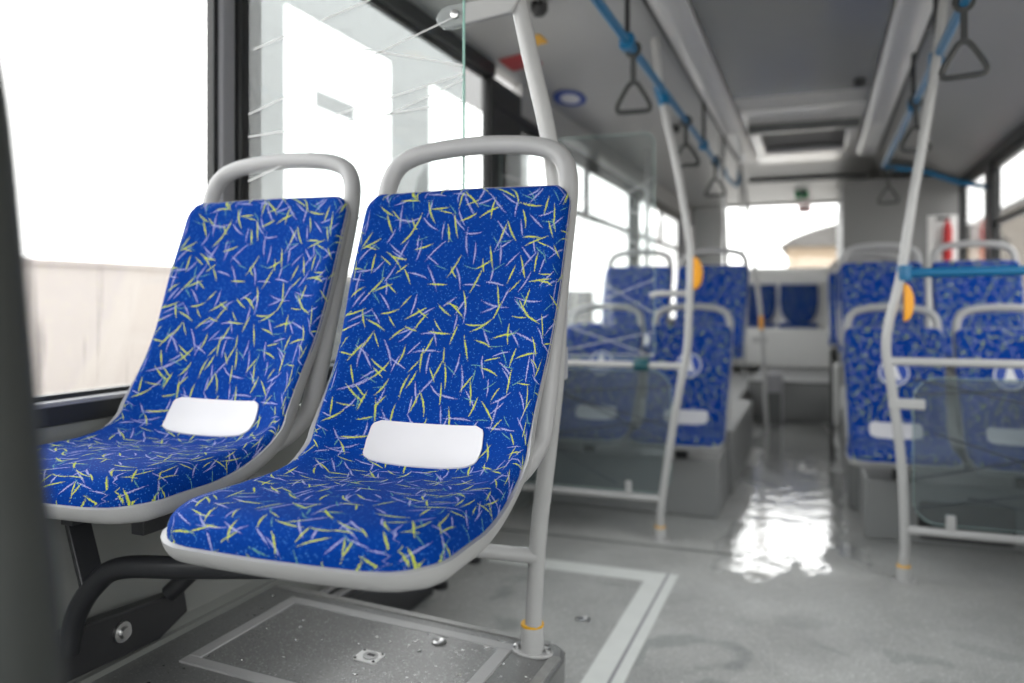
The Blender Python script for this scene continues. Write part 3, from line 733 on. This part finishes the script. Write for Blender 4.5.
# rear bench
t = thing('rear_bench', (-.66, 9.6, .354), 'pale moulded bench base under the rear seats', 'bench')
MB().box(-.78, .80, -.35, .55, .0, .44).build('bench_base', 'white', t, bevel=.03)
MB().box(-.78, .80, .16, .55, .44, 1.0).build('bench_back', 'white', t, bevel=.03)
def rear_seat(x, lab):
    t = thing('bench_seat', (x, 9.6, .79), lab, 'seat', 'seats on the rear bench')
    poly = [(-.205, .49), (-.21, .28), (-.19, .16), (-.14, .075), (-.07, .04), (.07, .04), (.14, .075), (.19, .16), (.21, .28), (.205, .49)]
    m = MB().prism(poly, .10, .165, 'Y'); m.uv = [(v.x, v.z) for v in m.v]; m.build('backrest_pad', 'fabric', t, bevel=.012)
    poly2 = [(p[0] * 1.13, .03 + (p[1] - .03) * 1.04 - .02) for p in poly]
    MB().prism(poly2, .13, .162, 'Y').build('pad_surround', 'white', t, bevel=.01)
    m = MB().box(-.20, .20, -.34, .08, .006, .05); m.uv = [(v.x, v.y) for v in m.v]; m.build('seat_cushion', 'fabric', t, bevel=.015)
    return t
rear_seat(-.205, 'blue rear bench seat straight down the aisle')
rear_seat(-.66, 'blue rear bench seat left of the aisle, half hidden')

# exit sign and sticker
def sign(name, x, y, z, w, h, mat, label, cat, tilt=0, kids=()):
    t = thing(name, (x, y, z), label, cat)
    t.rotation_euler = (tilt, 0, 0)
    MB().prism(rrect(-w / 2, w / 2, -h / 2, h / 2, min(w, h) * .12, 4), -.004, .004, 'Y').build('sign_plate', mat, t)
    for nm, x0, x1, z0, z1, mt in kids: MB().box(x0, x1, -.006, -.0041, z0, z1).build(nm, mt, t, smooth=False)
    return t
sign('exit_sign', -.17, 9.35, 2.265, .13, .11, 'green', 'small green emergency exit sign hanging above the rear window', 'sign', 0,
     [('arrow', -.035, .035, -.004, .004, 'signwhite'), ('arrow_head', -.008, .008, -.03, .02, 'signwhite')])
sign('warning_sticker', -.15, YB - .03, 2.185, .15, .085, 'red', 'small red and white sticker on the top of the rear window', 'sticker', 0, [('band', -.072, .072, .0, .018, 'signwhite')])
# stickers on the left cove (tilted with it)
def cove_sticker(name, x, y, w, h, mat, label, oval=False):
    sl = .042 / .32
    t = thing(name, (x, y, 2.258 + (x + 1.37) * sl - .003), label, 'sticker'); t.rotation_euler = (0, -math.atan(sl), 0)
    if oval: poly = [(w / 2 * math.cos(2 * PI * k / 24), h / 2 * math.sin(2 * PI * k / 24)) for k in range(24)]
    else: poly = rrect(-w / 2, w / 2, -h / 2, h / 2, .01, 3)
    MB().prism(poly, -.002, .001, 'Z').build('sticker_face', mat, t, smooth=False)
    if oval: MB().prism([(x * .6, y * .6) for x, y in poly], -.004, -.002, 'Z').build('sticker_centre', 'signwhite', t, smooth=False)
    return t
cove_sticker('oval_sticker', -1.333, 4.42, .17, .36, 'signblue', 'blue and white oval sticker on the ceiling cove right of the near pole', True)
cove_sticker('square_sticker', -1.35, 3.65, .16, .20, 'red', 'red sticker on the ceiling cove just left of the near pole')
cove_sticker('square_sticker', -1.196, 3.43, .08, .12, 'yellow', 'small yellow sticker on the ceiling cove just right of the near pole')

# ------------------------------------------------------------------ podiums
# near podium
def tz(x): return .3293 - .05 * (x + .627)          # its top falls slightly towards the aisle
def tilt(m, full=False):
    for v in m.v: v.z += (tz(v.x) - ZP) * (max(0, v.z) / ZP if full else 1)
    return m
t = thing('seat_podium', (-1.0, 1.2, 0), 'dark speckled wet podium under the two near seats', 'podium')
o = Vector(t.location)
px1, py1 = -.515, 1.725
m = MB().prism([(XL + .151, .2), (px1 - .0, .2)] + [(px1, py1 - .06), (px1 - .008, py1 - .025), (px1 - .03, py1 - .006), (px1 - .06, py1)] + [(XL + .151, py1)], 0, ZP, 'Z'); tilt(m, True); m.v = [v - o for v in m.v]; m.build('podium_block', 'podium', t, bevel=.010)
m = MB().bar((XL + .152, .2, ZP + .006), (XL + .152, py1, ZP + .006), .02, .012); tilt(m); m.v = [v - o for v in m.v]; m.build('wall_fillet', 'wallp', t)
m = MB().box(XL + .17, px1 - .05, py1 - .026, py1 - .004, ZP - .001, ZP + .003); m.box(px1 - .028, px1 - .005, .25, py1 - .07, ZP - .001, ZP + .003); tilt(m); m.v = [v - o for v in m.v]; m.build('edge_strip', 'worn', t, bevel=.001)
# hatch in the podium: corners read on the podium top
hx0, hx1, hy1 = -1.222, -.627, 1.665
th = thing('podium_hatch', ((hx0 + hx1) / 2, (1.285 + hy1) / 2, ZP), 'wet rectangular access hatch with metal frame let into the near podium', 'hatch')
o = Vector(th.location)
m = MB(); fw = .030
hyb = 1.285 - .0
for b in ((hx0, hx1, hy1 - fw, hy1), (hx0, hx0 + fw, hyb + fw, hy1 - fw), (hx1 - fw, hx1, hyb + fw, hy1 - fw)): m.box(b[0], b[1], b[2], b[3], ZP - .002, ZP + .004)
m.box(hx0, hx1, hyb, hyb + fw, ZP - .002, ZP + .004)
tilt(m); m.v = [v - o for v in m.v]; m.build('hatch_frame', 'alu', th, bevel=.002)
m = MB().box(hx0 + fw, hx1 - fw, hyb + fw, hy1 - fw, ZP - .002, ZP + .002); tilt(m); m.v = [v - o for v in m.v]; m.build('hatch_cover', 'podwet', th)
lk = Vector((-.887, 1.472, 0))
m = MB().prism(rrect(lk.x - .027, lk.x + .027, lk.y - .024, lk.y + .024, .003, 3), ZP + .001, ZP + .005, 'Z'); tilt(m); m.v = [v - o for v in m.v]; la = m.build('latch_plate', 'bright', th)
m = MB().lathe([(.016, .005), (.016, .008), (.012, .0085)], (lk.x + .004, lk.y, ZP), 20); tilt(m); m.v = [v - o for v in m.v]; m.build('latch_ring', 'alu', la)
m = MB().box(lk.x - .002, lk.x + .014, lk.y - .004, lk.y + .004, ZP + .008, ZP + .0095); tilt(m); m.v = [v - o for v in m.v]; m.build('key_slot', 'dark', la)
for sx in (-1, 1):
    for sy in (-1, 1):
        m = MB().lathe([(.003, .005), (.003, .007), (.001, .0075)], (lk.x + sx * .022, lk.y + sy * .019, ZP), 8); tilt(m); m.v = [v - o for v in m.v]; m.build('screw', 'dark', la)
gk = Vector((-.786, 1.602, 0))
t = tag(MB().lathe([(.016, 0), (.017, .003), (.013, .006), (.010, .006), (.006, .003), (.001, .003)], (0, 0, 0), 20).build('grommet', 'steel', loc=(0, 0, 0)), 'small round metal fastener on the podium hatch beside the square latch', 'fastener')
t.location = (gk.x, gk.y, tz(gk.x) + .002)
# water drops
m = MB()
rnd = random.Random(3)
for k in range(300):
    x = rnd.uniform(hx0 - .05, px1 - .03) if rnd.random() < .35 else rnd.triangular(-.95, px1 - .03, -.65); y = rnd.uniform(1.15, 1.68)
    r = rnd.choice([.0012, .0016, .002, .0026, .0034, .0045]) ; e = rnd.uniform(1, 1.8)
    nseg = 8; prof = [(1, 0), (.92, .35), (.6, .62), (.15, .72)]
    vs = []; fs = []
    for (pr, pz) in prof:
        for i in range(nseg):
            a = 2 * PI * i / nseg; vs.append((x + r * e * pr * math.cos(a), y + r * pr * math.sin(a), ZP + .0022 + r * pz * .55))
    for j in range(3): fs += [(j * nseg + i, j * nseg + (i + 1) % nseg, (j + 1) * nseg + (i + 1) % nseg, (j + 1) * nseg + i) for i in range(nseg)]
    fs.append(tuple(3 * nseg + i for i in range(nseg))); fs.append(tuple(range(nseg))[::-1])
    m.add(vs, fs)
tilt(m); tag(m.build('water_drops', 'water'), 'scattered water drops on the podium and its hatch', 'water drops', None, 'stuff')

def podium(label, x0, x1, y0, y1, z, hole=None, mat='podside'):
    t = thing('seat_podium', ((x0 + x1) / 2, (y0 + y1) / 2, 0), label, 'podium', None); o = Vector(t.location)
    m = MB().box(x0, x1, y0, y1, 0, z); m.v = [v - o for v in m.v]; m.build('podium_block', mat, t, bevel=.012)
    if hole:
        m = MB().prism(rrect(hole[0], hole[1], hole[2], hole[3], .02, 4), y0 - .012, y0 - .001, 'Y'); m.v = [v - o for v in m.v]; m.build('vent_cover', 'dark', t)
    return t
podium('light grey box podium under the first far row on the left', XL + .001, -.47, 4.12, 4.66, .29)
podium('tall grey podium carrying the second left row', XL + .001, -.45, 4.66, 6.15, ZP)
podium('grey box podium under the first far row on the right, with a black vent', .20, XR, 4.02, 4.56, .28, (.42, .80, .03, .20))
podium('tall grey podium carrying the second right row', .15, XR, 4.56, 7.44, ZP)
podium('low platform left of the rear step, behind the raised left seats', XL + .001, -.60, 6.20, 9.2, .30)
# seat brackets (dark) on the far podiums
def bracket(x, y, z0, z1, lab, grp):
    t = thing('seat_bracket', (x, y, z0), lab, 'bracket', grp)
    MB().box(-.16, .16, -.10, .02, z1 - z0 - .02, z1 - z0).build('top_plate', 'black', t, bevel=.004)
    MB().box(-.03, .03, -.07, -.01, .0, z1 - z0 - .02).build('upright', 'black', t, bevel=.004)
bi = 0
for (x, y, z, s, w) in [(-.655, 4.20, 0, .29, 'left aisle seat of the front far row'), (-1.145, 4.20, 0, .29, 'left window seat of the front far row'), (.345, 4.10, 0, .28, 'right aisle seat of the front far row'), (.835, 4.10, 0, .28, 'right window seat of the front far row')]:
    bracket(x, y, s, .378, 'black bracket under the ' + w, 'seat brackets on the far podiums')
for (x, y, w) in [(-.635, 5.01, 'second left row aisle seat'), (-1.12, 5.01, 'second left row window seat'), (.345, 4.89, 'second right row aisle seat'), (.83, 4.89, 'second right row window seat'), (.345, 5.81, 'third right row seat'), (.30, 6.76, 'farthest right seat')]:
    bracket(x, y, ZP, ZP + .37, 'black bracket under the ' + w, 'seat brackets on the far podiums')
# side supports, dark armrest bar at right
t = thing('armrest', (.10, 5.95, 0), 'dark folded arm with pale housing on the podium side, right of the aisle', 'armrest')
MB().box(.0, .045, -.16, .16, .24, .66).build('housing', 'white', t, bevel=.02)
MB().bar((-.012, .0, .76), (-.012, .02, .0), .024, .035).build('arm_bar', 'trimdark', t, bevel=.006)
t = thing('floor_box', (-.36, 7.40, 0), 'small dark grey box beside the rear step', 'box')
MB().box(-.07, .07, -.12, .12, 0, .46).build('box_body', 'trimgrey', t, bevel=.015)
MB().box(-.06, .06, -.13, -.119, .02, .30).build('front_plate', 'trimdark', t, bevel=.004)

# dark heater rails on the floor behind the near podium
t = thing('floor_heater', (-1.40, 2.4, 0), 'black ribbed floor heater along the wall behind the near podium', 'heater')
MB().box(-.065, .065, -.34, .28, 0, .19).build('heater_case', 'black', t, bevel=.012)
for k in range(2): MB().box(-.045 + k * .055, -.020 + k * .055, -.33, .27, .19, .20).build('rib', 'alu', t, bevel=.003)
for k in range(2): MB().lathe([(.03, 0), (.03, .02), (.014, .026), (.012, .05), (.022, .055), (.022, .07)], (.05, .36 + .32 * k, 0), 14).build('valve_knob', 'black', t)

# floor hatch with pale strips
hx0, hx1, hy0, hy1 = -1.30, -.52, .9, 3.215
t = thing('floor_hatch', ((hx0 + hx1) / 2, (hy0 + hy1) / 2, 0), 'large floor hatch bordered by wide pale strips', 'hatch'); o = Vector(t.location)
def pb(name, mat, *bx, par=None):
    m = MB().box(*bx); m.v = [v - o for v in m.v]; return m.build(name, mat, par or t, smooth=False)
pb('cover', 'floor', hx0, hx1 - .115, hy0, hy1 - .115, .0, .0035)
pb('border_strip', 'strip', hx0, hx1 - .045, hy1 - .115, hy1, .0, .004)
pb('border_strip', 'strip', hx1 - .115, hx1 - .045, hy0, hy1 - .115, .0, .004)
pb('border_strip', 'strip', hx1 - .034, hx1, hy0, hy1, .0, .004)
pb('groove', 'trimgrey', hx1 - .045, hx1 - .034, hy0, hy1 - .0, .0, .0025)
q = Vector((-.752, 2.647, 0))
m = MB().lathe([(.026, .0035), (.026, .007), (.018, .009), (.014, .006), (.002, .006)], (q.x, q.y, 0), 20); m.v = [v - o for v in m.v]; m.build('lock', 'steel', t)
# floor seam
struct('trim_21', MB().box(XL, -.30, YM - .10, YM - .09, 0, .003), 'trimdark', 'thin seam across the floor', smooth=False)

# ------------------------------------------------------------------ blue ceiling rails
def rail(pts, label, clamps):
    t = thing('ceiling_rail', pts[0], label, 'rail', 'blue ceiling rails'); o = Vector(pts[0])
    m = MB().tube([Vector(q) - o for q in catmull(pts, 8)], .0165, 14); m.build('rail_tube', 'blue', t)
    for c in clamps:
        c = Vector(c) - o; MB().box(c.x - .026, c.x + .026, c.y - .03, c.y + .03, c.z - .03, c.z + .026).build('rail_clamp', 'blue', t, bevel=.008)
        MB().tube([c + Vector((0, 0, .02)), Vector((c.x * 1.0, c.y, ZC - o.z - .02))], .010, 10).build('hanger', 'black', t)
    return t
rail([(-.655, -1.2, 2.05), (-.655, 1, 2.05), (-.655, 4, 2.05), (-.655, 6.2, 2.05), (-.65, 6.9, 2.06), (-.64, 7.1, 2.10), (-.63, 7.15, 2.26)], 'long blue rail hanging from the left of the ceiling', [(-.655, 2.9, 2.05), (-.655, 5.0, 2.05), (-.655, 6.1, 2.05)])
rail([(.435, -1.2, 2.05), (.435, 1, 2.05), (.435, 4, 2.05), (.435, 6.0, 2.05), (.45, 6.25, 2.05), (.52, 6.32, 2.045), (.70, 6.33, 2.01), (.9, 6.33, 1.93), (XR - .012, 6.33, 1.88)], 'long blue rail hanging from the right of the ceiling, turning to the wall', [(.435, 2.75, 2.05), (.435, 3.55, 2.05), (.435, 4.35, 2.05)])

# ------------------------------------------------------------------ hanging straps
def make_strap(label):
    t = thing('hanging_strap', (0, 0, 0), label, 'strap', 'hanging straps'); 
    MB().tube([(math.cos(a) * .019, 0, math.sin(a) * .019) for a in [2 * PI * k / 16 for k in range(16)]], .006, 8, closed=True, sq=2.5).build('loop', 'strap', t)
    MB().bar((0, 0, -.016), (0, 0, -.125), .022, .006).build('belt', 'strap', t, bevel=.002)
    tri = catmull([(0, 0, -.125), (.016, 0, -.133), (.040, 0, -.170), (.060, 0, -.208), (.062, 0, -.226), (.050, 0, -.235), (0, 0, -.236), (-.050, 0, -.235), (-.062, 0, -.226), (-.060, 0, -.208), (-.040, 0, -.170), (-.016, 0, -.133)], 5, closed=True)
    MB().tube(tri, .010, 10, closed=True).build('triangle_grip', 'strap', t)
    return t
s0 = make_strap('dark triangular strap nearest on the left blue rail, beside the left pole top')
s0.location = (-.655, 3.0, 2.05)
dup(s0, (-.655, 4.3, 2.05), 'dark triangular strap second along the left blue rail')
dup(s0, (-.655, 5.6, 2.05), 'small dark triangular strap third along the left blue rail')
dup(s0, (.435, 2.90, 2.05), 'dark triangular strap nearest on the right blue rail, at top right')
dup(s0, (.435, 4.25, 2.05), 'dark triangular strap behind the right pole')
dup(s0, (.47, 6.29, 2.03), 'small dark triangular strap where the right rail turns to the wall')
for s in [o for o in COL.objects if o.name.startswith('hanging_strap')]: s.rotation_euler = (0, 0, rnd.uniform(-.3, .3))

# ------------------------------------------------------------------ outdoors
struct('ground', MB().box(-40, 40, -40, 60, -.62, -.60), 'ground', 'trodden pale snow outside', smooth=False)
t = thing('boundary_wall', (-13, 2, -.6), 'pale low wall seen across the yard through the big left window', 'wall')
MB().box(-.1, .1, -26, 26, 0, 2.35).build('wall_face', 'snowwall', t)
MB().box(-.16, .16, -26, 26, 2.35, 2.45).build('coping', 'snowwall', t)
# neighbouring parked bus : grey body with bright openings
bx = -3.6
t = thing('parked_bus', (bx, 9.0, -.6), 'grey parked bus outside the second left window', 'bus'); o = Vector(t.location)
PB = lambda name, mat, *b, bev=0: (lambda m: (setattr(m, 'v', [v - o for v in m.v]), m.build(name, mat, t, smooth=False, bevel=bev))[1])(MB().box(*b))
y0, ya, yb, yc, yd = 4.335, 4.817, 6.391, 7.132, 9.342
PB('lower_side', 'buspaint', bx - .03, bx, y0, yd + 4, -.35, 1.25)
PB('upper_side', 'buspaint', bx - .03, bx, y0, yd + 4, 3.26, 4.6)
PB('side_pillar', 'buspaint', bx - .03, bx, y0, ya, 1.25, 3.26)
PB('side_pillar', 'buspaint', bx - .03, bx, yb, yc, 1.25, 3.26)
PB('side_pillar', 'buspaint', bx - .03, bx, yd + .2, yd + .7, 1.25, 3.26)
a0, a1 = 5.226, 5.784
m = MB().box(bx - .03, bx - .02, a0, a1, 2.59, 2.73); m.v = [v - o for v in m.v]; m.build('window_notice', 'buspaint', t, smooth=False)
# building behind the bus
t = thing('arched_building', (2.3, 32, -.6), 'beige building with a curved grey roof seen through the rear window', 'building')
MB().box(-3.4, 3.6, 0, 8, 0, 3.7).build('facade', 'beige', t)
arc = [(-3.7 + 7.6 * k / 16, 3.7 + 1.0 * math.sin(PI * k / 16) ** .7) for k in range(17)]
MB().prism(arc, -.4, 8, 'Y').build('curved_roof', 'roofgrey', t)
for k in range(3): MB().box(-2.6 + k * 1.9, -1.8 + k * 1.9, -.03, .0, 1.7, 2.8).build('facade_window', 'trimgrey', t)
t = thing('apartment_block', (16, 12, -.6), 'brownish block of flats seen through the right windows', 'building')
MB().box(-3, 5, -14, 95, 0, 8.2).build('facade', 'brown', t)
MB().box(-3.2, 5.2, -14.2, 95.2, 8.2, 8.6).build('roof', 'roofgrey', t)
for k in range(26): MB().box(-3.05, -2.98, -12 + k * 4, -10.4 + k * 4, 2.1, 4.0).build('facade_window', 'trimgrey', t)

# ------------------------------------------------------------------ front end of the bus behind the camera
m = MB().box(XL, XR, YF - .05, YF, -.08, .8); m.box(XL, XR, YF - .05, YF, 2.2, 2.44); m.box(XL, XL + .1, YF - .05, YF, .8, 2.2); m.box(XR - .1, XR, YF - .05, YF, .8, 2.2)
struct('wall_front', m, 'wallp', 'front end wall around the windscreen', smooth=False)
t = sroot('window_10', 'windscreen'); MB().box(XL + .1, XR - .1, YF - .03, YF - .024, .8, 2.2).build('pane', 'winglass', t, smooth=False)

# ------------------------------------------------------------------ light
w = bpy.data.worlds.new('overcast'); SC.world = w; w.use_nodes = True
nt = w.node_tree; bg = nt.nodes['Background']
tc = N(nt, 'ShaderNodeTexCoord'); sx = N(nt, 'ShaderNodeSeparateXYZ'); nt.links.new(tc.outputs['Generated'], sx.inputs[0])
rp = N(nt, 'ShaderNodeValToRGB'); nt.links.new(sx.outputs[2], rp.inputs[0])
rp.color_ramp.elements[0].position = 0; rp.color_ramp.elements[0].color = (1, .985, .96, 1)
rp.color_ramp.elements[1].position = .8; rp.color_ramp.elements[1].color = (1, 1, 1, 1)
nt.links.new(rp.outputs[0], bg.inputs[0]); bg.inputs[1].default_value = 3.2
def portal(x, y0, y1, z0, z1, side):
    l = bpy.data.lights.new('window_portal', 'AREA'); l.shape = 'RECTANGLE'; l.size = z1 - z0; l.size_y = y1 - y0
    l.cycles.is_portal = True
    ob = bpy.data.objects.new('window_portal', l); COL.objects.link(ob); ob.location = (x, (y0 + y1) / 2, (z0 + z1) / 2)
    ob.rotation_euler = (0, -side * PI / 2, 0)
portal(XL - .055, -1.3, 6.75, .9, 2.0, 1); portal(XR + .055, -1.3, 6.2, .9, 2.0, -1)

# ------------------------------------------------------------------ camera
cam = bpy.data.cameras.new('camera'); co = bpy.data.objects.new('camera', cam); COL.objects.link(co); SC.camera = co
cam.sensor_width = 36; cam.lens = 36 * 800 / 1024; cam.shift_y = -41.5 / 1024; cam.clip_start = .02
co.location = (0, 0, 1.1); co.rotation_euler = (PI / 2, 0, math.atan(306 / 800))
cam.dof.use_dof = True; cam.dof.focus_distance = 1.35; cam.dof.aperture_fstop = 1.9; cam.dof.aperture_blades = 0
vs = SC.view_settings; vs.view_transform = 'Standard'; vs.look = 'None'; vs.gamma = 1; vs.use_curve_mapping = False; vs.exposure = .52
SC.display_settings.display_device = 'sRGB'
cy = SC.cycles; cy.use_denoising = True; cy.max_bounces = 10; cy.diffuse_bounces = 5; cy.transparent_max_bounces = 16; cy.glossy_bounces = 4; cy.transmission_bounces = 4
cy.caustics_reflective = False; cy.caustics_refractive = False; cy.sample_clamp_indirect = 4
